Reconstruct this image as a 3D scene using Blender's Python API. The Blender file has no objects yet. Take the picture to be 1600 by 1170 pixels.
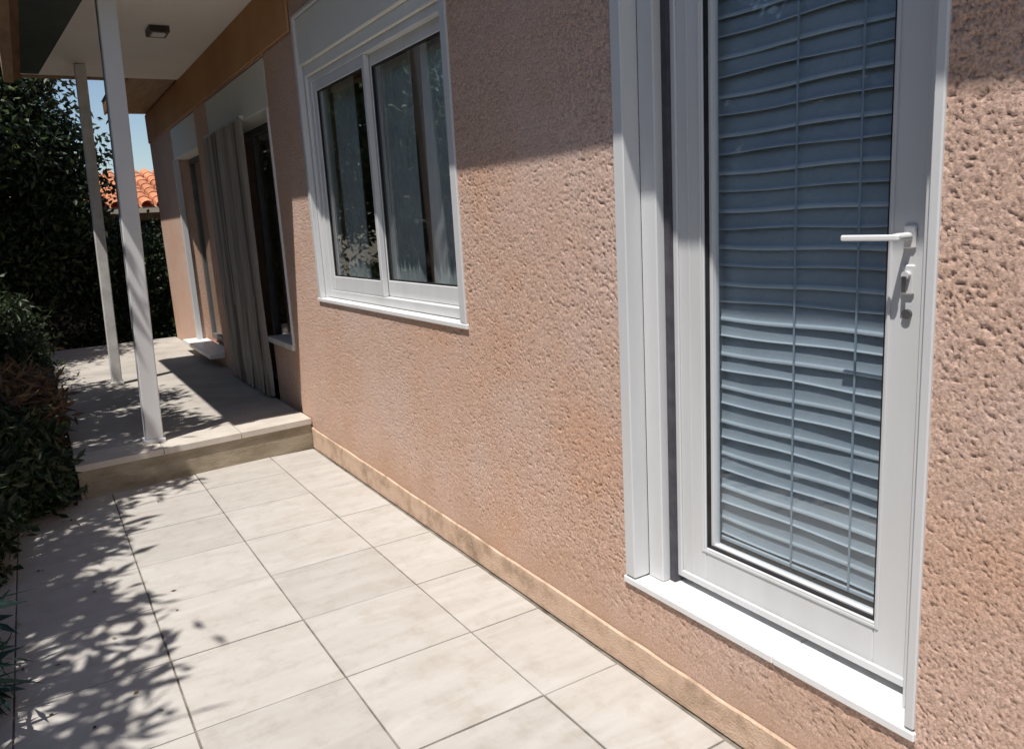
import bpy, math, random
import numpy as np
from mathutils import Vector, Matrix
random.seed(7)
rng = np.random.default_rng(7)
S = bpy.context.scene
COL = S.collection

# ------------------------------------------------------------------ camera
cam = bpy.data.cameras.new('camera')
cam.sensor_width = 36.0
cam.lens = 1222.3 / 1600 * 36.0
cam.clip_start = 0.02
cam.clip_end = 500
camo = bpy.data.objects.new('camera', cam)
COL.objects.link(camo)
R = ((-0.5235751, -0.8500820, -0.0568298), (-0.1394351, 0.1513014, -0.9786040), (0.8404921, -0.5044486, -0.1977490))
rt, dn, fw = [Vector(r) for r in R]
up, bk = -dn, -fw
camo.matrix_world = Matrix(((rt.x, up.x, bk.x, 0), (rt.y, up.y, bk.y, 0), (rt.z, up.z, bk.z, 1.5), (0, 0, 0, 1)))
S.camera = camo

# ------------------------------------------------------------------ light
SUNV = Vector((-0.22, 0.357, 1.0)).normalized()
w = bpy.data.worlds.new('World'); S.world = w; w.use_nodes = True
nt = w.node_tree
sky = nt.nodes.new('ShaderNodeTexSky'); sky.sky_type = 'NISHITA'; sky.sun_disc = False
sky.sun_elevation = math.asin(SUNV.z)
sky.sun_rotation = math.atan2(SUNV.x, SUNV.y)
sky.air_density = 1.0; sky.dust_density = 0.4
bg = nt.nodes['Background']; bg.inputs['Strength'].default_value = 0.09
nt.links.new(sky.outputs[0], bg.inputs[0])
sun = bpy.data.lights.new('sun', 'SUN'); sun.energy = 4.2; sun.angle = math.radians(0.55)
sun.color = (1.0, 0.955, 0.90)
suno = bpy.data.objects.new('sun', sun); COL.objects.link(suno)
suno.rotation_euler = SUNV.to_track_quat('Z', 'Y').to_euler(); suno.location = (0, 6, 12)
S.view_settings.view_transform = 'Standard'; S.view_settings.look = 'None'
S.view_settings.exposure = 0.28; S.view_settings.gamma = 1.0
S.cycles.max_bounces = 10; S.cycles.transparent_max_bounces = 24

# ------------------------------------------------------------------ helpers
D = -1.506                      # plane of the house wall
def wy(dd): return D - dd       # dd metres behind the wall face

def tag(o, label=None, cat=None, group=None, kind=None):
    if label: o['label'] = label
    if cat: o['category'] = cat
    if group: o['group'] = group
    if kind: o['kind'] = kind
    return o

def empty(name, loc=(0, 0, 0), label=None, cat=None, group=None, kind=None):
    o = bpy.data.objects.new(name, None); COL.objects.link(o); o.location = loc
    o.empty_display_size = 0.2
    return tag(o, label, cat, group, kind)

class MB:
    def __init__(s): s.v = []; s.f = []; s.sm = []
    def poly(s, pts, faces, smooth=False):
        n = len(s.v); s.v += [tuple(p) for p in pts]
        s.f += [tuple(i + n for i in f) for f in faces]; s.sm += [smooth] * len(faces)
        return s
    def box(s, a, b, c=0.0):
        x0, x1 = sorted((a[0], b[0])); y0, y1 = sorted((a[1], b[1])); z0, z1 = sorted((a[2], b[2]))
        if c <= 0:
            p = [(x0, y0, z0), (x1, y0, z0), (x1, y1, z0), (x0, y1, z0), (x0, y0, z1), (x1, y0, z1), (x1, y1, z1), (x0, y1, z1)]
            return s.poly(p, [(0, 3, 2, 1), (4, 5, 6, 7), (0, 1, 5, 4), (1, 2, 6, 5), (2, 3, 7, 6), (3, 0, 4, 7)])
        # chamfered box: 24 vertices, via three shrunken slabs' corners
        c = min(c, (x1 - x0) * .45, (y1 - y0) * .45, (z1 - z0) * .45)
        P = []; idx = {}
        for i, x in enumerate((x0, x1)):
            for j, y in enumerate((y0, y1)):
                for k, z in enumerate((z0, z1)):
                    sx, sy, sz = (1, -1)[i] * c, (1, -1)[j] * c, (1, -1)[k] * c
                    idx[(i, j, k, 0)] = len(P); P.append((x, y + sy, z + sz))
                    idx[(i, j, k, 1)] = len(P); P.append((x + sx, y, z + sz))
                    idx[(i, j, k, 2)] = len(P); P.append((x + sx, y + sy, z))
        F = []
        q = [(0, 0), (1, 0), (1, 1), (0, 1)]
        for i in (0, 1):
            f = [idx[(i, a_, b_, 0)] for a_, b_ in q]; F.append(f if i else f[::-1])
            f = [idx[(a_, i, b_, 1)] for a_, b_ in q]; F.append(f[::-1] if i else f)
            f = [idx[(a_, b_, i, 2)] for a_, b_ in q]; F.append(f if i else f[::-1])
        for i in (0, 1):
            for j in (0, 1):
                F.append([idx[(i, j, 0, 0)], idx[(i, j, 1, 0)], idx[(i, j, 1, 1)], idx[(i, j, 0, 1)]])
                F.append([idx[(i, 0, j, 0)], idx[(i, 1, j, 0)], idx[(i, 1, j, 2)], idx[(i, 0, j, 2)]])
                F.append([idx[(0, i, j, 1)], idx[(1, i, j, 1)], idx[(1, i, j, 2)], idx[(0, i, j, 2)]])
        for i in (0, 1):
            for j in (0, 1):
                for k in (0, 1):
                    F.append([idx[(i, j, k, 0)], idx[(i, j, k, 1)], idx[(i, j, k, 2)]])
        return s.poly(P, F)
    def tube(s, p0, p1, r0, r1=None, n=10, smooth=True):
        r1 = r0 if r1 is None else r1
        p0, p1 = Vector(p0), Vector(p1); d = (p1 - p0).normalized()
        a = d.orthogonal().normalized(); b = d.cross(a)
        P = []
        for p, r in ((p0, r0), (p1, r1)):
            for k in range(n):
                t = 2 * math.pi * k / n; P.append(p + (a * math.cos(t) + b * math.sin(t)) * r)
        m = len(s.v)
        s.poly(P, [(k, (k + 1) % n, n + (k + 1) % n, n + k) for k in range(n)], smooth)
        s.poly([P[k] for k in range(n)], [tuple(range(n))[::-1]]); s.poly([P[n + k] for k in range(n)], [tuple(range(n))])
        return s
    def mesh(s, name, mat, fix=True):
        me = bpy.data.meshes.new(name); me.from_pydata(s.v, [], s.f); me.update()
        if fix:
            import bmesh
            bm = bmesh.new(); bm.from_mesh(me); bmesh.ops.recalc_face_normals(bm, faces=bm.faces); bm.to_mesh(me); bm.free()
        me.polygons.foreach_set('use_smooth', s.sm)
        me.materials.append(mat); return me
    def build(s, name, mat, parent=None, fix=True):
        return link(s.mesh(name, mat, fix), name, parent)

def link(me, name, parent=None, loc=(0, 0, 0)):
    o = bpy.data.objects.new(name, me); COL.objects.link(o); o.location = loc
    if parent:
        o.parent = parent
        pl = Vector((0, 0, 0)); q = parent
        while q: pl += q.location; q = q.parent
        o.location = Vector(loc) - pl
    return o

def bx(name, mat, a, b, parent=None, c=0.0): return MB().box(a, b, c).build(name, mat, parent)

# ------------------------------------------------------------------ materials
def newmat(name):
    m = bpy.data.materials.new(name); m.use_nodes = True
    n = m.node_tree; return m, n, n.nodes['Principled BSDF'], n.nodes['Material Output']
def nd(n, t, **kw):
    o = n.nodes.new(t)
    for k, v in kw.items():
        if k.startswith('_'): setattr(o, k[1:], v)
        else: o.inputs[k.replace('__', ' ')].default_value = v
    return o
def ramp(n, fac, stops):
    r = n.nodes.new('ShaderNodeValToRGB'); e = r.color_ramp.elements
    while len(e) < len(stops): e.new(0.5)
    for i, (p, c) in enumerate(stops):
        e[i].position = p; e[i].color = (*c, 1) if len(c) == 3 else c
    n.links.new(fac, r.inputs[0]); return r.outputs[0]
def noisy(name, c1, c2, scale=4, rough=0.8, bump=0.0, bscale=60, detail=4, stretch=(1, 1, 1), spec=0.3, metal=0.0, random_obj=0.0, c3=None):
    m, n, p, out = newmat(name)
    tc = n.nodes.new('ShaderNodeTexCoord'); mp = n.nodes.new('ShaderNodeMapping')
    mp.inputs['Scale'].default_value = stretch
    geo = n.nodes.new('ShaderNodeNewGeometry')
    n.links.new(geo.outputs['Position'], mp.inputs[0])
    t = nd(n, 'ShaderNodeTexNoise', Scale=scale, Detail=detail, Roughness=0.6); n.links.new(mp.outputs[0], t.inputs['Vector'])
    stops = [(0.3, c1), (0.7, c2)] if c3 is None else [(0.28, c1), (0.52, c2), (0.72, c3)]
    col = ramp(n, t.outputs['Fac'], stops)
    if random_obj:
        oi = n.nodes.new('ShaderNodeObjectInfo')
        hs = n.nodes.new('ShaderNodeHueSaturation')
        mr = nd(n, 'ShaderNodeMapRange'); mr.inputs['To Min'].default_value = 1 - random_obj; mr.inputs['To Max'].default_value = 1 + random_obj
        n.links.new(oi.outputs['Random'], mr.inputs[0]); n.links.new(mr.outputs[0], hs.inputs['Value'])
        n.links.new(col, hs.inputs['Color']); col = hs.outputs[0]
    n.links.new(col, p.inputs['Base Color'])
    p.inputs['Roughness'].default_value = rough; p.inputs['Specular IOR Level'].default_value = spec; p.inputs['Metallic'].default_value = metal
    if bump:
        t2 = nd(n, 'ShaderNodeTexNoise', Scale=bscale, Detail=3); n.links.new(mp.outputs[0], t2.inputs['Vector'])
        b = nd(n, 'ShaderNodeBump', Strength=bump, Distance=0.01); n.links.new(t2.outputs['Fac'], b.inputs['Height']); n.links.new(b.outputs[0], p.inputs['Normal'])
    return m

def stucco_mat():
    m, n, p, out = newmat('stucco')
    geo = n.nodes.new('ShaderNodeNewGeometry')
    t = nd(n, 'ShaderNodeTexNoise', Scale=1.6, Detail=5, Roughness=0.65); n.links.new(geo.outputs['Position'], t.inputs['Vector'])
    col = ramp(n, t.outputs['Fac'], [(0.30, (0.70, 0.43, 0.295)), (0.46, (0.70, 0.475, 0.365)), (0.58, (0.715, 0.505, 0.405)), (0.72, (0.73, 0.545, 0.465))])
    # fine mineral speckle
    t3 = nd(n, 'ShaderNodeTexNoise', Scale=170, Detail=2); n.links.new(geo.outputs['Position'], t3.inputs['Vector'])
    sp = ramp(n, t3.outputs['Fac'], [(0.38, (0.74, 0.72, 0.71)), (0.60, (1.08, 1.08, 1.08))])
    mx = nd(n, 'ShaderNodeMix', _data_type='RGBA', _blend_type='MULTIPLY'); mx.inputs[0].default_value = 1.0
    n.links.new(col, mx.inputs[6]); n.links.new(sp, mx.inputs[7])
    # ochre splash dirt near the paving
    sx = n.nodes.new('ShaderNodeSeparateXYZ'); n.links.new(geo.outputs['Position'], sx.inputs[0])
    t4 = nd(n, 'ShaderNodeTexNoise', Scale=5, Detail=5); n.links.new(geo.outputs['Position'], t4.inputs['Vector'])
    ad = nd(n, 'ShaderNodeMath', _operation='MULTIPLY_ADD'); ad.inputs[1].default_value = 0.55; n.links.new(t4.outputs['Fac'], ad.inputs[0]); n.links.new(sx.outputs[2], ad.inputs[2])
    fac = ramp(n, ad.outputs[0], [(0.28, (0.6,) * 3), (0.60, (0.0,) * 3)])
    mx2 = nd(n, 'ShaderNodeMix', _data_type='RGBA'); n.links.new(fac, mx2.inputs[0]); n.links.new(mx.outputs[2], mx2.inputs[6]); mx2.inputs[7].default_value = (0.50, 0.32, 0.21, 1)
    n.links.new(mx2.outputs[2], p.inputs['Base Color'])
    p.inputs['Roughness'].default_value = 0.9; p.inputs['Specular IOR Level'].default_value = 0.2
    t2 = nd(n, 'ShaderNodeTexNoise', Scale=260, Detail=4, Roughness=0.7); n.links.new(geo.outputs['Position'], t2.inputs['Vector'])
    b = nd(n, 'ShaderNodeBump', Strength=0.8, Distance=0.004); n.links.new(t2.outputs['Fac'], b.inputs['Height']); n.links.new(b.outputs[0], p.inputs['Normal'])
    return m

def tile_mat():
    m, n, p, out = newmat('cream_tile')
    geo = n.nodes.new('ShaderNodeNewGeometry'); oi = n.nodes.new('ShaderNodeObjectInfo')
    off = nd(n, 'ShaderNodeVectorMath', _operation='MULTIPLY_ADD'); off.inputs[1].default_value = (1, 1, 1)
    sc = nd(n, 'ShaderNodeVectorMath', _operation='SCALE'); sc.inputs[0].default_value = (17, 9, 5)
    n.links.new(oi.outputs['Random'], sc.inputs['Scale'])
    n.links.new(geo.outputs['Position'], off.inputs[0]); n.links.new(sc.outputs[0], off.inputs[2])
    mp = n.nodes.new('ShaderNodeMapping'); mp.inputs['Scale'].default_value = (9.0, 2.2, 1); n.links.new(off.outputs[0], mp.inputs[0])
    t = nd(n, 'ShaderNodeTexNoise', Scale=1.3, Detail=6, Roughness=0.62, Distortion=0.6); n.links.new(mp.outputs[0], t.inputs['Vector'])
    col = ramp(n, t.outputs['Fac'], [(0.3, (0.44, 0.412, 0.372)), (0.5, (0.485, 0.46, 0.425)), (0.7, (0.525, 0.505, 0.475))])
    hs = n.nodes.new('ShaderNodeHueSaturation'); mr = nd(n, 'ShaderNodeMapRange'); mr.inputs['To Min'].default_value = .94; mr.inputs['To Max'].default_value = 1.06
    n.links.new(oi.outputs['Random'], mr.inputs[0]); n.links.new(mr.outputs[0], hs.inputs['Value']); n.links.new(col, hs.inputs['Color'])
    # scattered dirt
    t4 = nd(n, 'ShaderNodeTexNoise', Scale=9, Detail=8, Roughness=0.7); n.links.new(geo.outputs['Position'], t4.inputs['Vector'])
    d = ramp(n, t4.outputs['Fac'], [(0.3, (0.86, 0.84, 0.80)), (0.5, (1, 1, 1))])
    mx = nd(n, 'ShaderNodeMix', _data_type='RGBA', _blend_type='MULTIPLY'); mx.inputs[0].default_value = 1.0
    n.links.new(hs.outputs[0], mx.inputs[6]); n.links.new(d, mx.inputs[7]); n.links.new(mx.outputs[2], p.inputs['Base Color'])
    p.inputs['Roughness'].default_value = 0.55; p.inputs['Specular IOR Level'].default_value = 0.35
    t2 = nd(n, 'ShaderNodeTexNoise', Scale=45, Detail=5); n.links.new(geo.outputs['Position'], t2.inputs['Vector'])
    b = nd(n, 'ShaderNodeBump', Strength=0.18, Distance=0.004); n.links.new(t2.outputs['Fac'], b.inputs['Height']); n.links.new(b.outputs[0], p.inputs['Normal'])
    return m

def glass_mat(name, tint, ior=1.5, boost=1.0):
    m, n, p, out = newmat(name); n.nodes.remove(p)
    tr = nd(n, 'ShaderNodeBsdfTransparent'); tr.inputs[0].default_value = (*tint, 1)
    gl = nd(n, 'ShaderNodeBsdfGlossy'); gl.inputs['Roughness'].default_value = 0.0; gl.inputs[0].default_value = (1, 1, 1, 1)
    lw = nd(n, 'ShaderNodeLayerWeight'); lw.inputs[0].default_value = 0.5
    pw = nd(n, 'ShaderNodeMath', _operation='POWER'); pw.inputs[1].default_value = 4.2; n.links.new(lw.outputs['Facing'], pw.inputs[0])
    mm = nd(n, 'ShaderNodeMath', _operation='MULTIPLY_ADD', _use_clamp=True); mm.inputs[1].default_value = 0.9; mm.inputs[2].default_value = 0.045 * boost; n.links.new(pw.outputs[0], mm.inputs[0])
    mx = n.nodes.new('ShaderNodeMixShader'); n.links.new(mm.outputs[0], mx.inputs[0]); n.links.new(tr.outputs[0], mx.inputs[1]); n.links.new(gl.outputs[0], mx.inputs[2])
    n.links.new(mx.outputs[0], out.inputs[0]); return m

def leaf_mat(name, c1, c2, scale=3.0, transl=0.14):
    m, n, p, out = newmat(name)
    geo = n.nodes.new('ShaderNodeNewGeometry')
    t = nd(n, 'ShaderNodeTexNoise', Scale=scale, Detail=3); n.links.new(geo.outputs['Position'], t.inputs['Vector'])
    t1 = nd(n, 'ShaderNodeMath', _operation='MULTIPLY_ADD'); t1.inputs[1].default_value = 0.5; n.links.new(geo.outputs['Random Per Island'], t1.inputs[0])
    t0 = nd(n, 'ShaderNodeMath', _operation='MULTIPLY'); t0.inputs[1].default_value = 0.7; n.links.new(t.outputs['Fac'], t0.inputs[0]); n.links.new(t0.outputs[0], t1.inputs[2])
    col = ramp(n, t1.outputs[0], [(0.25, c1), (0.85, c2)])
    n.links.new(col, p.inputs['Base Color']); p.inputs['Roughness'].default_value = 0.5; p.inputs['Specular IOR Level'].default_value = 0.4
    tl = n.nodes.new('ShaderNodeBsdfTranslucent'); n.links.new(col, tl.inputs[0])
    mx = n.nodes.new('ShaderNodeMixShader'); mx.inputs[0].default_value = transl
    n.links.new(p.outputs[0], mx.inputs[1]); n.links.new(tl.outputs[0], mx.inputs[2]); n.links.new(mx.outputs[0], out.inputs[0])
    return m

M = dict(
    stucco=stucco_mat(), tile=tile_mat(),
    plinth=noisy('mortar_plinth', (0.36, 0.25, 0.175), (0.64, 0.46, 0.335), 11, 0.95, 0.5, 150, detail=9, c3=(0.70, 0.53, 0.40)),
    grout=noisy('grout', (0.09, 0.08, 0.065), (0.30, 0.265, 0.22), 9, 0.95, 0.5, 80),
    white=noisy('white_aluminium', (0.60, 0.60, 0.595), (0.655, 0.66, 0.665), 5, 0.42, 0.04, 200, spec=0.5, stretch=(1, 1, .18), detail=8, c3=(0.69, 0.695, 0.70)),
    darkframe=noisy('grey_frame', (0.10, 0.10, 0.10), (0.16, 0.16, 0.155), 5, 0.5),
    grime=noisy('weathered_white_paint', (0.50, 0.48, 0.45), (0.72, 0.70, 0.67), 8, 0.6, 0.15, 60, detail=8),
    box=noisy('shutter_box_paint', (0.74, 0.73, 0.67), (0.78, 0.77, 0.71), 3, 0.5, 0.05, 80),
    gasket=noisy('black_rubber', (0.012, 0.012, 0.014), (0.03, 0.03, 0.034), 10, 0.6),
    slot=noisy('dark_brush_seal', (0.06, 0.058, 0.07), (0.10, 0.095, 0.11), 20, 0.9),
    marble=noisy('white_marble', (0.74, 0.73, 0.72), (0.85, 0.85, 0.85), 4, 0.35, 0.05, 60, detail=8, stretch=(1, 3, 1)),
    steel=noisy('satin_steel', (0.62, 0.63, 0.66), (0.72, 0.73, 0.76), 30, 0.28, metal=0.7, spec=0.6),
    steeldark=noisy('lock_steel', (0.10, 0.10, 0.10), (0.2, 0.2, 0.2), 30, 0.4, metal=0.5),
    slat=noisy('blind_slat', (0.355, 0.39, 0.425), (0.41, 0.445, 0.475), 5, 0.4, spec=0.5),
    lip=noisy('blind_lip_highlight', (0.56, 0.60, 0.63), (0.62, 0.66, 0.69), 5, 0.4, spec=0.5),  # light caught on slat edges, put into a paler colour; bottom rail shares it
    cord=noisy('blind_cord', (0.32, 0.38, 0.44), (0.37, 0.42, 0.48), 20, 0.8),
    cloth=noisy('sheer_curtain', (0.47, 0.48, 0.48), (0.60, 0.61, 0.61), 6, 0.9),
    ceil=noisy('ceiling_board', (0.82, 0.78, 0.71), (0.87, 0.83, 0.77), 1.2, 0.85, 0.1, 30, detail=5),
    brown=noisy('brown_wood', (0.13, 0.065, 0.03), (0.24, 0.13, 0.065), 2.5, 0.7, 0.3, 30, stretch=(1, 8, 8), detail=6),
    tan=noisy('tan_wood', (0.30, 0.19, 0.12), (0.42, 0.29, 0.19), 3, 0.75, 0.2, 30, stretch=(1, 8, 8)),
    beam=noisy('ochre_paint', (0.50, 0.25, 0.115), (0.60, 0.33, 0.165), 2, 0.85, 0.5, 60, detail=6),
    sheet=noisy('dark_green_sheet', (0.018, 0.035, 0.032), (0.035, 0.055, 0.05), 6, 0.6, 0.2, 20),
    concrete=noisy('porch_screed', (0.36, 0.33, 0.29), (0.50, 0.465, 0.42), 3, 0.85, 0.3, 60, detail=9),
    riser=noisy('weathered_riser', (0.23, 0.19, 0.13), (0.42, 0.36, 0.27), 5, 0.9, 0.4, 50, detail=9, stretch=(1, 1, 3)),
    nosing=noisy('stone_nosing', (0.50, 0.45, 0.39), (0.62, 0.57, 0.51), 5, 0.7, 0.15, 50, detail=8),
    soil=noisy('soil', (0.035, 0.025, 0.018), (0.085, 0.06, 0.04), 8, 1.0, 0.9, 30, detail=8),
    ground=noisy('dry_earth', (0.16, 0.13, 0.09), (0.25, 0.21, 0.15), 2, 1.0, 0.8, 20, detail=8),
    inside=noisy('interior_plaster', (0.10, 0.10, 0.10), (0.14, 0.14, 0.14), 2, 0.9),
    strip=noisy('fabric_strip', (0.26, 0.21, 0.175), (0.35, 0.315, 0.275), 5, 0.85, 0.2, 80, stretch=(6, 6, .6), random_obj=0.5),
    terracotta=noisy('terracotta', (0.50, 0.17, 0.07), (0.66, 0.30, 0.16), 6, 0.8, 0.3, 30, random_obj=0.2),
    cream=noisy('cream_plaster', (0.55, 0.47, 0.36), (0.62, 0.54, 0.43), 3, 0.85),
    darkwood=noisy('dark_doors', (0.018, 0.014, 0.012), (0.04, 0.03, 0.025), 5, 0.6),
    bark=noisy('bark', (0.07, 0.05, 0.035), (0.17, 0.13, 0.10), 9, 0.95, 0.9, 30, stretch=(3, 3, .7)),
    lampframe=noisy('lamp_frame', (0.035, 0.025, 0.02), (0.06, 0.045, 0.04), 20, 0.45),
    diffuser=noisy('lamp_diffuser', (0.72, 0.70, 0.68), (0.78, 0.76, 0.74), 20, 0.4),
    glass=glass_mat('door_glass', (0.93, 0.965, 0.985), 1.55, 1.1),
    wglass=glass_mat('window_glass', (0.90, 0.935, 0.94), 1.5, 1.5),
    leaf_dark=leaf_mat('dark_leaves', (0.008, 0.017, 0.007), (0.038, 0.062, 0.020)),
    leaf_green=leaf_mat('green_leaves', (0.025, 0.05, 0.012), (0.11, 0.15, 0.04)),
    leaf_teal=leaf_mat('blue_green_leaves', (0.012, 0.035, 0.032), (0.04, 0.085, 0.075)),
    leaf_dry=leaf_mat('dry_leaves', (0.04, 0.025, 0.015), (0.21, 0.135, 0.075), transl=0.15),
)

# ------------------------------------------------------------------ ground and paving
bx('ground', M['ground'], (-60, -60, -0.30), (90, 60, -0.10)); tag(bpy.data.objects['ground'], kind='structure')
bed = bx('planting_bed', M['soil'], (-4, 0.36, -0.10), (13.4, 3.4, -0.02)); tag(bed, kind='structure')
terrace = bx('terrace', M['grout'], (-3.0, D - 0.004, -0.098), (5.228, 0.34, -0.005)); tag(terrace, kind='structure')
XJ = [1.903 + 0.485 * k for k in range(-9, 7)] + [5.226]
YJ = [D + 0.014, -1.192, -0.707, -0.222, 0.263, 0.338]
tile_cache = {}
for i in range(len(XJ) - 1):
    for j in range(len(YJ) - 1):
        x0, x1, y0, y1 = XJ[i], XJ[i + 1], YJ[j], YJ[j + 1]
        if x1 - x0 < 0.02: continue
        key = (round(x1 - x0, 3), round(y1 - y0, 3))
        if key not in tile_cache:
            a, b = (x1 - x0) / 2 - 0.0032, (y1 - y0) / 2 - 0.0032
            tile_cache[key] = MB().box((-a, -b, -0.008), (a, b, 0.0), 0.0015).mesh('tile', M['tile'])
        o = link(tile_cache[key], 'tile', terrace, ((x0 + x1) / 2, (y0 + y1) / 2, random.uniform(-0.0012, 0.0012)))
        o.rotation_euler = (random.uniform(-.0016, .0016), random.uniform(-.0016, .0016), random.uniform(-.0012, .0012))

# porch floor one step up, slightly out of square with the house
def prism(pts, z0, z1, name, mat, parent=None):
    n = len(pts)
    P = [(x, y, z0) for x, y in pts] + [(x, y, z1) for x, y in pts]
    F = [tuple(range(n))[::-1], tuple(range(n, 2 * n))] + [(k, (k + 1) % n, n + (k + 1) % n, n + k) for k in range(n)]
    return MB().poly(P, F).build(name, mat, parent)
xf = lambda y: 5.235 + (y + 1.506) * (-0.085)        # front line of the step
porch = prism([(xf(D) + .30, D + .003), (11.0, D + .003), (11.0, -0.06), (xf(-.06) + .30, -0.06)], -0.097, 0.206, 'porch_floor', M['concrete']); tag(porch, kind='structure')
prism([(xf(D) + .012, D + .003), (xf(D) + .298, D + .003), (xf(-.06) + .298, -0.06), (xf(-.06) + .012, -0.06)], -0.097, 0.172, 'riser', M['riser'], porch)
ys = [D + .003, -1.02, -0.54, -0.05]
for a, b in zip(ys, ys[1:]):
    prism([(xf(a), a), (xf(a) + .30, a), (xf(b) + .30, b - .004), (xf(b), b - .004)], 0.1725, 0.2105, 'nosing_stone', M['nosing'], porch)

# ------------------------------------------------------------------ house
house = empty('house', (5.0, D, 0), 'salmon pink stuccoed single storey house with white door, sliding window and porch openings', 'house')
# openings in the wall: x0,x1,z0,z1
DOOR = (0.880, 1.856, 0.311, 2.720)
WIN = (2.860, 4.765, 1.051, 2.690)
# --- rough sprayed stucco as real relief
def vnoise(u, v, scale, seed):
    """smooth value noise on arrays"""
    r = np.random.default_rng(seed); n = 256
    g = r.random((n, n)).astype(np.float32)
    x = u * scale; y = v * scale
    xi = np.floor(x).astype(int); yi = np.floor(y).astype(int); fx = x - xi; fy = y - yi
    fx = fx * fx * (3 - 2 * fx); fy = fy * fy * (3 - 2 * fy)
    a = g[xi % n, yi % n]; b = g[(xi + 1) % n, yi % n]; c = g[xi % n, (yi + 1) % n]; d = g[(xi + 1) % n, (yi + 1) % n]
    return (a * (1 - fx) + b * fx) * (1 - fy) + (c * (1 - fx) + d * fx) * fy
def axis(segs):
    out = []
    for a, b, s in segs:
        k = max(1, int(round((b - a) / s))); out += list(np.linspace(a, b, k + 1)[:-1])
    out.append(segs[-1][1]); return np.array(out)
XS = axis([(-3.0, 0.0, .08), (0.0, 0.35, .008), (0.35, DOOR[0], .0030), (DOOR[0], DOOR[1], .007), (DOOR[1], WIN[0], .0043), (WIN[0], 4.0, .009), (4.0, WIN[1], .0115), (WIN[1], 5.452, .0115)])
ZS = axis([(-0.02, DOOR[2], .0055), (DOOR[2], WIN[2], .0040), (WIN[2], WIN[3], .0042), (WIN[3], DOOR[3], .01), (DOOR[3], 2.985, .02)])
U, V = np.meshgrid(XS, ZS, indexing='ij')
wu = U + 0.012 * (vnoise(U, V, 30, 1) - .5); wv = V + 0.012 * (vnoise(U, V, 30, 2) - .5)
lump = vnoise(wu, wv, 95, 3) * .42 + vnoise(wu, wv * .8, 190, 4) * .58
ridge = 1 - np.abs(vnoise(wu, wv, 70, 5) * 2 - 1)
h = 0.0037 * lump - 0.0045 * np.clip(ridge - 0.86, 0, 1) / 0.14 * (vnoise(U, V, 30, 6) > .42)
pits = np.clip(vnoise(wu * .85, wv * 1.3, 150, 7) - .72, 0, .2) / .2
h = h - 0.0060 * pits + 0.0015 * vnoise(U, V, 4, 8)
amp = (0.70 + 0.55 * vnoise(U + 9, V, 2.3, 9)) * np.clip(1.12 - U * .11, .65, 1.1); h = h * amp * .74 * (1 - .15 * (U < .9))
soft = np.clip((V - 0.09) / 0.12, 0.25, 1.0); h = h * soft
Y = D - 0.002 + h - 0.0035
nx, nz = U.shape
keep = np.ones((nx - 1, nz - 1), bool)
cx = (XS[:-1] + XS[1:]) / 2; cz = (ZS[:-1] + ZS[1:]) / 2
for o in (DOOR, WIN):
    keep &= ~(((cx > o[0]) & (cx < o[1]))[:, None] & ((cz > o[2]) & (cz < o[3]))[None, :])
idx = np.arange(nx * nz).reshape(nx, nz)
q = np.stack([idx[:-1, :-1], idx[:-1, 1:], idx[1:, 1:], idx[1:, :-1]], -1)[keep]
def npmesh(name, verts, quads, mat, smooth=True):
    me = bpy.data.meshes.new(name)
    me.vertices.add(len(verts)); me.vertices.foreach_set('co', verts.astype(np.float32).ravel())
    me.loops.add(quads.size); me.loops.foreach_set('vertex_index', quads.astype(np.int32).ravel())
    me.polygons.add(len(quads)); me.polygons.foreach_set('loop_start', (np.arange(len(quads)) * quads.shape[1]).astype(np.int32))
    me.polygons.foreach_set('use_smooth', np.full(len(quads), smooth))
    me.update(calc_edges=True); me.validate(); me.materials.append(mat); return me
verts = np.stack([U, Y, V], -1).reshape(-1, 3)
used = np.unique(q); remap = np.zeros(nx * nz, int); remap[used] = np.arange(len(used))
link(npmesh('wall', verts[used], remap[q], M['stucco']), 'wall', house)
# masonry behind the render coat and the walls of the porch side (openings left free)
OP1 = (5.452, 7.42, 0.206, 2.62)     # window + door with strip curtain
OP2 = (7.95, 9.35, 0.30, 2.62)       # far glazed door
YB = D - 0.26
mb = MB()
def wallpanel(mb, x0, x1, z0, z1, yf=D - 0.012):
    mb.box((x0, YB, z0), (x1, yf, z1))
wallpanel(mb, -3.0, DOOR[0], -0.09, 2.985); wallpanel(mb, DOOR[1], WIN[0], -0.09, 2.985); wallpanel(mb, WIN[1], OP1[0], -0.09, 2.985)
wallpanel(mb, DOOR[0], DOOR[1], -0.09, DOOR[2]); wallpanel(mb, DOOR[0], DOOR[1], DOOR[3], 2.985)
wallpanel(mb, WIN[0], WIN[1], -0.09, WIN[2]); wallpanel(mb, WIN[0], WIN[1], WIN[3], 2.985)
mb.build('masonry', M['stucco'], house)
mb = MB()
f = D - 0.001
wallpanel(mb, OP1[0], OP1[1], 2.622, 2.985, f); wallpanel(mb, OP1[1], OP2[0], -0.09, 2.985, f)
wallpanel(mb, OP2[0], OP2[1], 2.622, 2.985, f); wallpanel(mb, OP2[0], OP2[1], -0.09, OP2[2], f); wallpanel(mb, OP2[1], 10.9, -0.09, 2.985, f)
mb.box((10.64, -6.0, -.09), (10.9, YB, 2.985)); mb.box((-3.0, -6.0, -.09), (-2.74, YB, 2.985)); mb.box((-2.74, -6.0, -.09), (10.64, -5.8, 2.985))
mb.build('side_wall', M['stucco'], house)
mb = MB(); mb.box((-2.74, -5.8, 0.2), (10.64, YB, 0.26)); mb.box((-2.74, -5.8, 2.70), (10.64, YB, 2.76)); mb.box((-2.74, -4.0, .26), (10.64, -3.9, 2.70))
mb.build('interior', M['inside'], house)
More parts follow.
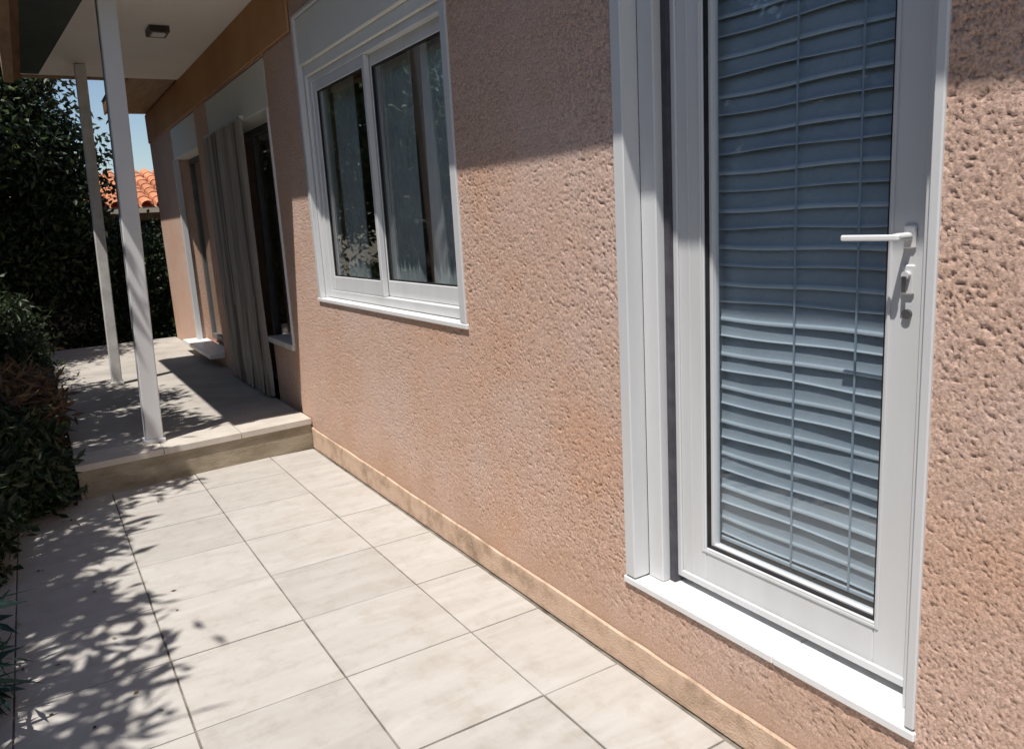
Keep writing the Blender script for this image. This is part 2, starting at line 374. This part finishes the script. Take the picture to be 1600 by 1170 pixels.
bx('beam', M['beam'], (4.80, D, 2.632), (10.9, D + .014, 2.968), house, .004)
# plinth of mortar along the foot of the wall
n_ = 260
xs = np.linspace(-2.0, 5.24, n_)
prof = [(-0.004, 0.0), (0.003, 0.003), (0.003, 0.040), (0.0045, 0.075), (0.004, 0.088), (-0.004, 0.093)]
pv = []
for i, x in enumerate(xs):
    j1 = 0.006 * float(vnoise(np.array([x]), np.array([0.3]), 6, 21)[0]); 
    for k, (dy, z) in enumerate(prof):
        jj = 0.007 * float(vnoise(np.array([x]), np.array([k * 2.3]), 17, 22)[0])
        zz = z + (0.007 * (float(vnoise(np.array([x]), np.array([5.5]), 9, 23)[0]) - .5) if k >= 3 else 0) + (0.05 * x / 5.0 if k >= 2 else 0)
        pv.append((x, D + dy + jj * .12 + j1 * .2, zz))
k_ = len(prof)
pf = [(i * k_ + k, (i + 1) * k_ + k, (i + 1) * k_ + k + 1, i * k_ + k + 1) for i in range(n_ - 1) for k in range(k_ - 1)]
MB().poly(pv, pf, False).build('plinth', M['plinth'], house)

# roof with eave
roof = bx('roof', M['brown'], (-3.5, D + 0.457 - 0.02, 2.972), (10.93, D + .457, 3.12), house)
mb = MB(); mb.box((-3.5, D - .3, 2.988), (10.93, D + .436, 3.04)); mb.box((-3.5, -6.3, 3.041), (10.93, D + .43, 3.14)); mb.build('soffit', M['tan'], roof)
mb = MB()
P = [(-3.5, D + .47, 3.121), (10.93, D + .47, 3.121), (10.93, -3.8, 4.3), (-3.5, -3.8, 4.3), (-3.5, -6.3, 3.141), (10.93, -6.3, 3.141)]
mb.poly(P, [(0, 1, 2, 3), (3, 2, 5, 4), (0, 3, 4), (1, 5, 2)]); mb.build('roof_slope', M['terracotta'], roof)

def frame_ring(mb, x0, x1, z0, z1, wl, wr, wb, wt, ya, yb, c=.002):
    """rectangular frame: left(far x1)/right(x0)/bottom/top member widths"""
    if wr: mb.box((x0, ya, z0), (x0 + wr, yb, z1), c)
    if wl: mb.box((x1 - wl, ya, z0), (x1, yb, z1), c)
    a, b = x0 + wr, x1 - wl
    if wb: mb.box((a, ya + .0008, z0), (b, yb - .0008, z0 + wb), c)
    if wt: mb.box((a, ya + .0008, z1 - wt), (b, yb - .0008, z1), c)

# ------------------------------------------------------------------ near glazed door
door = MB()
frame_ring(door, .877, 1.858, .340, 2.735, .046, .022, 0, .05, wy(.06), wy(-.004), .003)
door = door.build('door', M['white'], house)
tag(door, 'white aluminium glazed door')
ZT = 2.42
g = MB()     # shutter guide rails, front face 55 mm back
g.box((1.745, wy(.12), .336), (1.811, wy(.056), ZT), .003)
g.box((.900, wy(.12), .336), (.925, wy(.050), ZT), .002)
g.box((.926, wy(.12), .336), (.945, wy(.062), ZT), .002)
g.build('guide_rail', M['white'], door)
s_ = MB(); s_.box((1.722, wy(.128), .338), (1.744, wy(.085), ZT)); s_.box((.946, wy(.128), .338), (.950, wy(.09), ZT)); s_.build('guide_slot', M['slot'], door)
fr = MB()
frame_ring(fr, .95, 1.775, .336, ZT, .045, .012, 0, .05, wy(.18), wy(.118), .002)
fr.box((.962, wy(.18), .336), (1.73, wy(.140), .352), .001)
fr.build('frame', M['white'], door)
X0, X1, Z0, Z1 = .962, 1.728, .358, 2.37
sa = MB()
frame_ring(sa, X0, X1, Z0, Z1, .118, .092, .128, .11, wy(.165), wy(.108), .003)
sa.box((X1 - .022, wy(.108), Z0), (X1 - .004, wy(.100), Z1), .002)      # raised outer lip
sa.box((X0, wy(.108), Z0 + .001), (X1 - .023, wy(.0985), Z0 + .022), .002)   # drip rail
frame_ring(sa, X0 + .078, X1 - .104, Z0 + .114, Z1 - .098, .008, .008, .008, .008, wy(.1082), wy(.1045), .0015)   # moulded bead round the glass
sa.box((X1 - .062, wy(.1082), Z0 + .024), (X1 - .058, wy(.1062), Z1), 0)
sa.build('sash', M['white'], door)
gx0, gx1, gz0, gz1 = X0 + .093, X1 - .119, Z0 + .129, Z1 - .111
gb = MB(); frame_ring(gb, gx0, gx1, gz0, gz1, .007, .004, .005, .008, wy(.148), wy(.113), .0); gb.build('gasket', M['gasket'], door)
gb = MB(); frame_ring(gb, gx0 + .004, gx1 - .007, gz0 + .005, gz1 - .008, .011, .004, .006, .01, wy(.150), wy(.123), .001); gb.build('glazing_bead', M['white'], door)
MB().box((gx0 + .004, wy(.144), gz0 + .004), (gx1 - .004, wy(.138), gz1 - .004)).build('pane', M['glass'], door)
# handle and lock
hb = MB()
hx, hz = 1.000, 1.410
hb.box((hx - .014, wy(.108), hz - .026), (hx + .014, wy(.101), hz + .024), .003)
hb.tube((hx, wy(.099), hz), (hx, wy(.050), hz), .009, n=14)
hb.box((hx - .011, wy(.056), hz - .0065), (hx + .128, wy(.044), hz + .0065), .003)
hb.build('handle', M['marble'], door)
lk = MB(); lk.box((hx - .014, wy(.108), 1.285), (hx + .014, wy(.1005), 1.350), .004); lk.tube((hx, wy(.101), 1.328), (hx, wy(.090), 1.328), .0085, n=16); lk.build('lock', M['white'], door)
lk = MB(); lk.box((hx - .005, wy(.0905), 1.292), (hx + .005, wy(.086), 1.326), .001); lk.build('lock_cylinder', M['steeldark'], door)
lk = MB(); lk.tube((hx, wy(.108), 1.243), (hx, wy(.100), 1.243), .0105, n=16); lk.build('keyhole_cover', M['steeldark'], door)
# roller box above (outside the frame of the photo)
bx('shutter_box', M['box'], (.925, wy(.15), ZT + .001), (1.81, wy(.02), 2.683), door, .006)
# marble sill in two stones
for a, b in ((1.262, 1.866), (.874, 1.2605)):
    bx('sill', M['marble'], (a, wy(.17), .312), (b, wy(-.006), .335), house, .003)

# blind behind the door glass
blind = empty('venetian_blind', (1.335, wy(.178), 2.36), 'blue grey horizontal slat blind hanging behind the glass of the near door', 'blind')
nseg = 14
def slat_mesh(lip, seed):
    r = random.Random(seed); P = []; F = []; mi = []
    # cross-section (outward, down): a shallow curve ending in a rolled lip, its caught light painted paler
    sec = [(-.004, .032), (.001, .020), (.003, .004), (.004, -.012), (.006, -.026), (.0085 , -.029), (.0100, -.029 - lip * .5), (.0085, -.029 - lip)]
    m_ = len(sec); ph = r.uniform(0, 6)
    for i in range(nseg + 1):
        x = -0.345 + 0.69 * i / nseg
        sag = -0.0022 * math.sin(ph + math.pi * (x + .345) / .69 * 3); ou = .0012 * math.sin(ph * 2 + x * 14)
        for (o_, z_) in sec: P.append((x, o_ + ou, z_ + sag))
    for i in range(nseg):
        for k in range(m_ - 1):
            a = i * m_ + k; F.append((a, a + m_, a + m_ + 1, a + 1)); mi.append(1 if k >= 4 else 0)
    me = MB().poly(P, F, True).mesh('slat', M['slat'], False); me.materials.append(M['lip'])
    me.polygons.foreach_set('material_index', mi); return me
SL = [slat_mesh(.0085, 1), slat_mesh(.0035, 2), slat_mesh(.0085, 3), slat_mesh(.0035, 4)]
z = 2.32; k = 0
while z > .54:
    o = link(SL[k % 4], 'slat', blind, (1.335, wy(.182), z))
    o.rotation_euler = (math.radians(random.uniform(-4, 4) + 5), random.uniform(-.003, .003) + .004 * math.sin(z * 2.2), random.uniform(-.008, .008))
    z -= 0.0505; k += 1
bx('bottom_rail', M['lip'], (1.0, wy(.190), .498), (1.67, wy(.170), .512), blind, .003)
bx('head_rail', M['slat'], (1.0, wy(.21), 2.352), (1.67, wy(.165), 2.385), blind, .003)
for x in (1.165, 1.345):
    mb = MB(); mb.box((x - .003, wy(.1650), .505), (x + .003, wy(.1645), 2.352)); mb.build('ladder_tape', M['cord'], blind)

# ------------------------------------------------------------------ sliding window
win = MB()
frame_ring(win, 2.850, 4.775, 1.075, 2.700, .040, .052, 0, .02, wy(.03), wy(-.004), .003)
frame_ring(win, 2.862, 4.763, 1.075, 2.690, .05, .030, .0, .0, wy(.14), wy(.031), .002)
win = win.build('window', M['white'], house); tag(win, 'white framed two pane sliding window')
wf = MB()
frame_ring(wf, 2.893, 4.712, 1.078, 2.36, .045, .030, .045, .035, wy(.15), wy(.048), .002)
wf.build('frame', M['white'], win)
def sash(x0, x1, ya, yb, wl, wr):
    s = MB(); frame_ring(s, x0, x1, 1.125, 2.325, wl, wr, .082, .055, ya, yb, .003); o = s.build('sash', M['white'], win)
    MB().box((x0 + wr - .003, (ya + yb) / 2 - .003, 1.205), (x1 - wl + .003, (ya + yb) / 2 + .003, 2.272)).build('pane', M['wglass'], win)
    g = MB(); frame_ring(g, x0 + wr + .0005, x1 - wl - .0005, 1.2075, 2.2695, .006, .006, .006, .006, ya + .004, yb - .006, 0); g.build('gasket', M['gasket'], win)
sash(2.925, 3.885, wy(.118), wy(.088), .030, .050)
sash(3.855, 4.668, wy(.085), wy(.055), .055, .034)
# roller shutter box with its ribs
sb = MB(); sb.box((2.903, wy(.16), 2.422), (4.734, wy(.012), 2.680), .006); sb.build('shutter_box', M['box'], win)
sb = MB(); sb.box((2.913, wy(.14), 2.362), (4.71, wy(.030), 2.4215), .003); sb.build('shutter_lip', M['box'], win)
sb = MB(); sb.box((2.92, wy(.075), 2.345), (4.70, wy(.060), 2.3615), 0); sb.build('shutter_slot', M['slot'], win)
bx('window_sill', M['marble'], (2.838, wy(.15), 1.052), (4.79, wy(-.008), 1.0735), win, .003)

def curtain(x0, x1, y, z0, z1, folds, amp, seed):
    r = random.Random(seed); n = 90; P = []; F = []; rows = 8
    ph = [r.uniform(0, 6) for _ in range(4)]
    for i in range(n + 1):
        t = i / n
        for k in range(rows + 1):
            u = k / rows; x = x0 + (x1 - x0) * t + .012 * u * math.sin(9 * t + ph[0])
            a = amp * (.6 + .4 * u)
            P.append((x, y + a * math.sin(2 * math.pi * folds * t + ph[1] + .5 * math.sin(5 * t + ph[2])) + a * .4 * math.sin(2 * math.pi * folds * 2.3 * t + ph[3]), z1 + (z0 - z1) * u))
    for i in range(n):
        for k in range(rows):
            a = i * (rows + 1) + k; F.append((a, a + rows + 1, a + rows + 2, a + 1))
    return MB().poly(P, F, True)
cur = empty('window_curtain', (3.6, wy(.2), 2.4), 'pale grey net curtain in loose folds behind the sliding window', 'curtain')
for a, b, nf, sd in ((3.55, 3.88, 7, 1), (3.20, 3.42, 5, 2), (4.30, 4.62, 6, 3), (2.93, 3.02, 3, 4), (3.95, 4.08, 3, 5)):
    curtain(a, b, wy(.160), 1.06, 2.42, nf, .016, sd).build('curtain_panel', M['cloth'], cur, False)
bx('curtain_rail', M['white'], (2.90, wy(.20), 2.421), (4.70, wy(.175), 2.44), cur)

# ------------------------------------------------------------------ porch openings
def small_frame(name, x0, x1, z0, z1, parent, label, mid=None, ya=wy(.25), yb=wy(.20)):
    f = MB(); frame_ring(f, x0, x1, z0, z1, .05, .05, .06, .05, ya, yb, .003)
    if mid: f.box((mid - .03, ya + .001, z0 + .06), (mid + .03, yb - .001, z1 - .05), .002)
    f = f.build(name, M['darkframe'], parent); tag(f, label)
    m = (ya + yb) / 2
    MB().box((x0 + .045, m - .003, z0 + .055), (x1 - .045, m + .003, z1 - .045)).build('pane', M['wglass'], f)
    return f
# low wall under the porch window and the pier between
mb = MB(); wallpanel(mb, OP1[0], 6.10, -.09, .66, D - .02); mb.build('parapet', M['stucco'], house)
small_frame('porch_window', 5.47, 6.098, .705, 2.30, house, 'dark porch window beside the strip curtain')
bx('window_ledge', M['grime'], (5.455, wy(.16), .661), (6.10, wy(-.02), .703), house, .003)
small_frame('porch_door', 6.105, 7.415, .212, 2.30, house, 'porch door behind the strip curtain', mid=6.76)
bx('roller_box', M['box'], (5.456, wy(.2), 2.302), (7.416, wy(.004), 2.616), house, .006)
mb = MB(); mb.box((5.453, wy(.05), .70), (5.468, wy(-.010), 2.301), .002); mb.build('jamb', M['white'], house)
small_frame('far_door', 7.98, 9.32, .345, 2.30, house, 'far white framed glazed door beyond the curtain', mid=8.66, ya=wy(.20), yb=wy(.15))
bx('roller_box', M['box'], (7.956, wy(.2), 2.302), (9.344, wy(.004), 2.616), house, .006)
bx('far_door_sill', M['marble'], (7.96, wy(.10), .302), (9.50, wy(-.14), .344), house, .003)
mb = MB(); mb.box((9.325, wy(.05), .345), (9.36, wy(-.008), 2.301), .003); mb.build('jamb', M['white'], house)

sc_ = empty('strip_curtain', (6.76, D + .03, 2.33), 'brown and grey hanging strip curtain over the porch door', 'curtain')
bx('rail', M['grime'], (6.10, D + .006, 2.300), (7.44, D + .036, 2.330), sc_)
def strip_mesh(seed):
    r = random.Random(seed); P = []; F = []; n = 9
    ph = r.uniform(0, 6); a = r.uniform(.006, .016)
    for i in range(n + 1):
        z = -2.07 * i / n; t = i / n
        tw = r.uniform(-.2, .2) * t; ox = a * math.sin(ph + t * 3) * t; oy = a * math.cos(ph + t * 4) * t * .7
        for s in (-1, 0, 1):
            P.append((ox + s * .034 * math.cos(tw + ph * .08), oy + s * .034 * math.sin(tw + ph * .08) + (0.008 if s == 0 else 0), z))
    for i in range(n):
        for k in range(2): F.append((i * 3 + k, i * 3 + k + 1, i * 3 + k + 4, i * 3 + k + 3))
    return MB().poly(P, F, True).mesh('strip', M['strip'], False)
sms = [strip_mesh(i) for i in range(6)]
for i in range(23):
    link(sms[i % 6], 'strip', sc_, (6.11 + i * .0585, D + .045 + .012 * (i % 2) + random.uniform(-.006, .006), 2.30))

# ------------------------------------------------------------------ porch cover
cover = empty('porch_cover', (6.6, -0.8, .21), 'flat pale porch roof with brown fascia on two slim white posts', 'porch roof')
CX0, CX1 = 4.86, 8.42
bx('ceiling', M['ceil'], (CX0, D + .004, 2.972 - .004), (CX1, -0.19, 3.09), cover)
bx('fascia', M['tan'], (CX0 - .02, -0.135, 2.90), (CX1 + .03, -0.06, 3.12), cover, .003)
bx('inner_fascia', M['brown'], (CX0 - .02, -0.188, 2.93), (CX1 + .02, -0.137, 3.10), cover, .002)
bx('end_trim', M['tan'], (CX1 + .001, D + .46, 2.945), (CX1 + .04, -0.19, 3.10), cover, .003)
prism([(CX0 + .03, -.59), (CX0 + .03, -.19), (8.22, -.19), (8.22, -.325)], 2.940, 2.962, 'roof_sheet', M['sheet'], cover)
def post(x, y, s, mat, name='post'):
    mb = MB(); h_ = s / 2
    mb.box((x - h_, y - h_, .2115), (x + h_, y + h_, 2.966), .006)
    mb.v = [(vx, vy - .10 * (vz - .21) / 2.75, vz) for vx, vy, vz in mb.v]      # the posts are a little out of plumb
    o = mb.build(name, mat, cover)
    mb = MB(); mb.box((x - h_ - .012, y - h_ - .012, .2112), (x + h_ + .012, y + h_ + .012, .235), .003); mb.build('post_foot', mat, o)
    return o
post(5.40, -.52, .105, M['white']); post(7.86, -.525, .085, M['grime'])

lamp = empty('ceiling_lamp', (6.42, -1.045, 2.967), 'small square dark framed lamp on the porch ceiling', 'lamp')
mb = MB()
LX, LY, LA, LB = 6.42, -1.045, .078, .048
for (a, b, c_, d_) in ((-LA, LA, -LA, -LB), (-LA, LA, LB, LA), (-LA, -LB, -LB + .0002, LB - .0002), (LB, LA, -LB + .0002, LB - .0002)):
    mb.box((LX + a, LY + c_, 2.925), (LX + b, LY + d_, 2.9665), .002)
mb.v = [((vx - LX) * 1.35 + LX, (vy - LY) * .86 + LY, vz) for vx, vy, vz in mb.v]
mb.build('lamp_frame', M['lampframe'], lamp)
bx('diffuser', M['diffuser'], (LX - LB + .001, LY - LB + .001, 2.918), (LX + LB - .001, LY + LB - .001, 2.960), lamp, .002)

# ------------------------------------------------------------------ far outbuilding with tiled roof
shed = empty('outbuilding', (14.5, -1.5, 0), 'low outbuilding with orange terracotta roof beyond the porch', 'building')
mb = MB(); mb.box((13.6, -4.2, -.09), (16.4, 1.0, 1.90)); mb.build('wall', M['cream'], shed)
mb = MB(); mb.box((13.54, -4.0, -.05), (13.598, .8, 1.76), .004); mb.build('door_panel', M['darkwood'], shed)
bx('fascia', M['cream'], (13.22, -4.4, 1.865), (13.27, 1.2, 1.955), shed, .004)
mb = MB(); mb.poly([(13.25, -4.4, 1.96), (13.25, 1.2, 1.96), (16.3, 1.2, 2.66), (16.3, -4.4, 2.66), (13.27, -4.4, 1.90), (13.27, 1.2, 1.90), (16.3, 1.2, 1.90), (16.3, -4.4, 1.90)],
    [(0, 1, 2, 3), (4, 5, 6, 7), (0, 1, 5, 4), (2, 3, 7, 6), (0, 3, 7, 4), (1, 2, 6, 5)]); mb.build('roof', M['terracotta'], shed)
sl = math.atan2(.70, 3.05)
def rooftile():
    P = []; F = []; n = 6
    for i in range(2):
        for k in range(n + 1):
            t = math.pi * k / n; r = .092 - .010 * i
            P.append((i * .46, r * math.cos(t), r * math.sin(t) * .8))
    for k in range(n): F.append((k, k + 1, n + 2 + k, n + 1 + k))
    b = len(P)
    for k in range(n + 1):
        t = math.pi * k / n; P.append((0, .076 * math.cos(t), .076 * math.sin(t) * .8))
    for k in range(n): F.append((k, b + k, b + k + 1, k + 1))
    return MB().poly(P, F, False).mesh('roof_tile', M['terracotta'], False)
rtm = rooftile()
for r_ in range(8):
    for c in range(26):
        y = -4.2 + c * .21
        if y < -2.9 or y > .9: continue
        d = -.04 + r_ * .395
        o = link(rtm, 'roof_tile', shed, (13.25 + d * math.cos(sl), y, 1.975 + d * math.sin(sl) + .010))
        o.rotation_euler = (0, -sl + .02, random.uniform(-.02, .02))

# ------------------------------------------------------------------ vegetation
def leaves(name, mat, parent, clumps, n, length, width, spread, seed, droop=0.3, loc=(0, 0, 0)):
    """n small folded leaves gathered round clump centres [(x,y,z,weight)]"""
    r = np.random.default_rng(seed)
    cl = np.array(clumps, float); p = cl[:, 3] / cl[:, 3].sum()
    ci = r.choice(len(cl), n, p=p)
    off = r.normal(size=(n, 3)) * np.array(spread)
    c = cl[ci, :3] + off
    d = r.normal(size=(n, 3)); d[:, 2] -= droop; d /= np.linalg.norm(d, axis=1)[:, None]
    s = np.cross(d, r.normal(size=(n, 3))); s /= np.linalg.norm(s, axis=1)[:, None]
    nn = np.cross(d, s)
    L = length * r.uniform(.6, 1.3, (n, 1)); W = width * r.uniform(.7, 1.2, (n, 1))
    v = np.stack([c, c + d * L * .5 + s * W * .5 + nn * W * .15, c + d * L, c + d * L * .5 - s * W * .5 + nn * W * .15], 1)
    q = np.arange(n * 4).reshape(n, 4)
    me = npmesh(name, v.reshape(-1, 3), q, mat, False)
    return link(me, name, parent)

def limb_mesh(segs):
    mb = MB()
    for p0, p1, r0, r1 in segs: mb.tube(p0, p1, r0, r1, 8)
    return mb
def tree(name, base, height, center, radii, nclump, nleaf, mat, label, cat='tree', group=None, L=.09, W=.035, sp=.16, seed=1, trunk_r=.07, lean=(0, 0), shell=0.35):
    r = random.Random(seed)
    t = empty(name, base, label, cat, group)
    cl = []
    cx, cy, cz = center
    for i in range(nclump):
        while True:
            p = [r.uniform(-1, 1) for _ in range(3)]; d = math.sqrt(sum(a * a for a in p))
            if shell < d < 1: break
        cl.append((cx + p[0] * radii[0], cy + p[1] * radii[1], cz + p[2] * radii[2], r.uniform(.4, 1.3)))
    segs = []
    b = Vector(base); top = Vector((base[0] + lean[0], base[1] + lean[1], min(height, cz - radii[2] * .2)))
    n = 5; pts = [b.lerp(top, i / n) + Vector((r.uniform(-.03, .03), r.uniform(-.03, .03), 0)) * (1 if i else 0) for i in range(n + 1)]
    for i in range(n): segs.append((pts[i], pts[i + 1], trunk_r * (1 - .12 * i), trunk_r * (1 - .12 * (i + 1))))
    for c in r.sample(cl, min(len(cl), 22)):
        c = Vector(c[:3]); s = pts[r.randint(2, n)]; m = s.lerp(c, .5) + Vector((0, 0, r.uniform(-.05, .12)))
        segs.append((s, m, trunk_r * .32, trunk_r * .18)); segs.append((m, c, trunk_r * .18, .004))
    limb_mesh(segs).build('trunk', M['bark'], t, False)
    leaves('crown', mat, t, cl, nleaf, L, W, (sp, sp, sp * .8), seed)
    return t
# the tree left of the picture whose leaves dapple the terrace
tree('shade_tree', (2.3, 1.65, -.02), 2.2, (3.1, 1.78, 2.85), (2.5, .92, .80), 170, 12500, M['leaf_green'], 'leafy tree beside the terrace casting dappled shade on the tiles', L=.16, W=.056, sp=.10, seed=11, trunk_r=.06)
tree('olive_tree', (6.2, 1.5, -.02), 3.0, (5.7, 1.05, 3.35), (1.9, .80, .55), 130, 9500, M['leaf_green'], 'tree leaning over the porch edge and dappling the step', L=.15, W=.052, sp=.10, seed=12, trunk_r=.07)
tree('tall_tree', (9.6, 1.3, -.02), 3.6, (10.9, 1.15, 3.0), (2.0, .9, 1.7), 110, 22000, M['leaf_green'], 'tall green tree behind the far porch post', L=.11, W=.05, sp=.22, seed=13, trunk_r=.10)
tree('dark_tree', (12.0, .3, -.02), 2.6, (11.9, .02, 2.3), (.85, .85, 2.1), 120, 32000, M['leaf_dark'], 'dense dark evergreen at the end of the porch', L=.10, W=.05, sp=.2, seed=14, trunk_r=.08, shell=.1)
tree('garden_tree', (7.8, 1.7, -.02), 2.6, (7.6, 1.5, 1.25), (1.6, .8, 1.2), 100, 20000, M['leaf_dark'], 'dark leafy tree left of the porch floor', L=.11, W=.05, sp=.2, seed=15, trunk_r=.08, shell=.1)

def hedge(name, x0, x1, y0, y1, z0, z1, n, mat, label, seed, L=.07, W=.04, group=None):
    r = random.Random(seed); t = empty(name, ((x0 + x1) / 2, (y0 + y1) / 2, -.02), label, 'hedge', group)
    cl = []
    for i in range(int(60 * (x1 - x0 + y1 - y0) * .5) + 40):
        cl.append((r.uniform(x0, x1), r.uniform(y0, y1), r.uniform(z0, z1), r.uniform(.5, 1.2)))
    leaves('foliage', mat, t, cl, n, L, W, (.12, .12, .12), seed)
    segs = [((x, (y0 + y1) / 2, -.02), (x + r.uniform(-.2, .2), (y0 + y1) / 2, z1 * .8), .03, .01) for x in np.linspace(x0 + .2, x1 - .2, 6)]
    limb_mesh(segs).build('stem', M['bark'], t, False)
    return t
hedge('hedge', 11.7, 12.5, -3.2, -.3, 0, 1.62, 26000, M['leaf_dark'], 'low dark hedge at the end of the porch below the tiled roof', 21)
hedge('backdrop_hedge', -3.0, 13.0, 2.4, 3.1, 0, 2.9, 60000, M['leaf_dark'], 'long unseen hedge added behind the garden trees as a dark backdrop for reflections', 22, L=.20, W=.13)  # added out of view so the glass reflects dark green instead of sky
bx('unseen_backing_wall', M['riser'], (-4.0, 3.3, -.09), (13.3, 3.5, 2.5)); tag(bpy.data.objects['unseen_backing_wall'], 'unseen wall added behind the long hedge to darken the door glass reflections', 'wall')  # added out of view; closes bright hedge gaps in the door glass reflection
# shrubs in the bed
def shrub(name, x, y, rx, ry, rz, zc, n, mat, label, seed, L=.08, W=.03, sp=.07, nc=40, droop=.3):
    r = random.Random(seed); t = empty(name, (x, y, -.02), label, 'shrub')
    cl = []
    for i in range(nc):
        a = r.uniform(0, 6.283); q = math.sqrt(r.random()); cl.append((x + rx * q * math.cos(a), y + ry * q * math.sin(a), max(.0, zc + rz * r.uniform(-1, 1) * math.sqrt(1 - q * q * .8)), 1))
    leaves('foliage', mat, t, cl, n, L, W, (sp, sp, sp), seed, droop)
    segs = [((x, y, -.02), c[:3], .012, .003) for c in cl[::4]]
    limb_mesh(segs).build('stem', M['bark'], t, False)
    return t
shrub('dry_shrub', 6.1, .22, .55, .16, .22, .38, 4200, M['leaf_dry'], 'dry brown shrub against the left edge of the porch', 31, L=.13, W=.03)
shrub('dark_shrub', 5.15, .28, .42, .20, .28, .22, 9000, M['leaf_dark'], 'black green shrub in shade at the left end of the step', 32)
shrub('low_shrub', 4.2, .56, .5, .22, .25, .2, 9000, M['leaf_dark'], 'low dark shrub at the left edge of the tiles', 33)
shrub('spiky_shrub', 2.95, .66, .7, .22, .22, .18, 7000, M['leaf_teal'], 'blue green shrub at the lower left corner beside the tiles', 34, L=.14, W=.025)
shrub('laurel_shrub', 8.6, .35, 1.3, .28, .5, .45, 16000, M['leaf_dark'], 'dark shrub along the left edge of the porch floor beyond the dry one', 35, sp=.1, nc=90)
# fallen leaves on the paving
r = np.random.default_rng(5); n = 30
c = np.stack([r.uniform(1.8, 5.2, n), .25 - np.abs(r.normal(0, .28, n)), np.full(n, .004)], -1); c[:, 1] = np.clip(c[:, 1], -1.45, .3)
a = r.uniform(0, 6.28, n); d = np.stack([np.cos(a), np.sin(a), r.uniform(0, .25, n)], -1) * r.uniform(.012, .03, (n, 1)); s = np.stack([-np.sin(a), np.cos(a), r.uniform(0, .3, n)], -1) * .006
v = np.stack([c, c + d * .5 + s, c + d, c + d * .5 - s], 1)
o = link(npmesh('fallen_leaves', v.reshape(-1, 3), np.arange(n * 4).reshape(n, 4), M['leaf_dry'], False), 'fallen_leaves')
tag(o, 'small dry leaves scattered on the terrace tiles near the bed', 'leaves', kind='stuff')
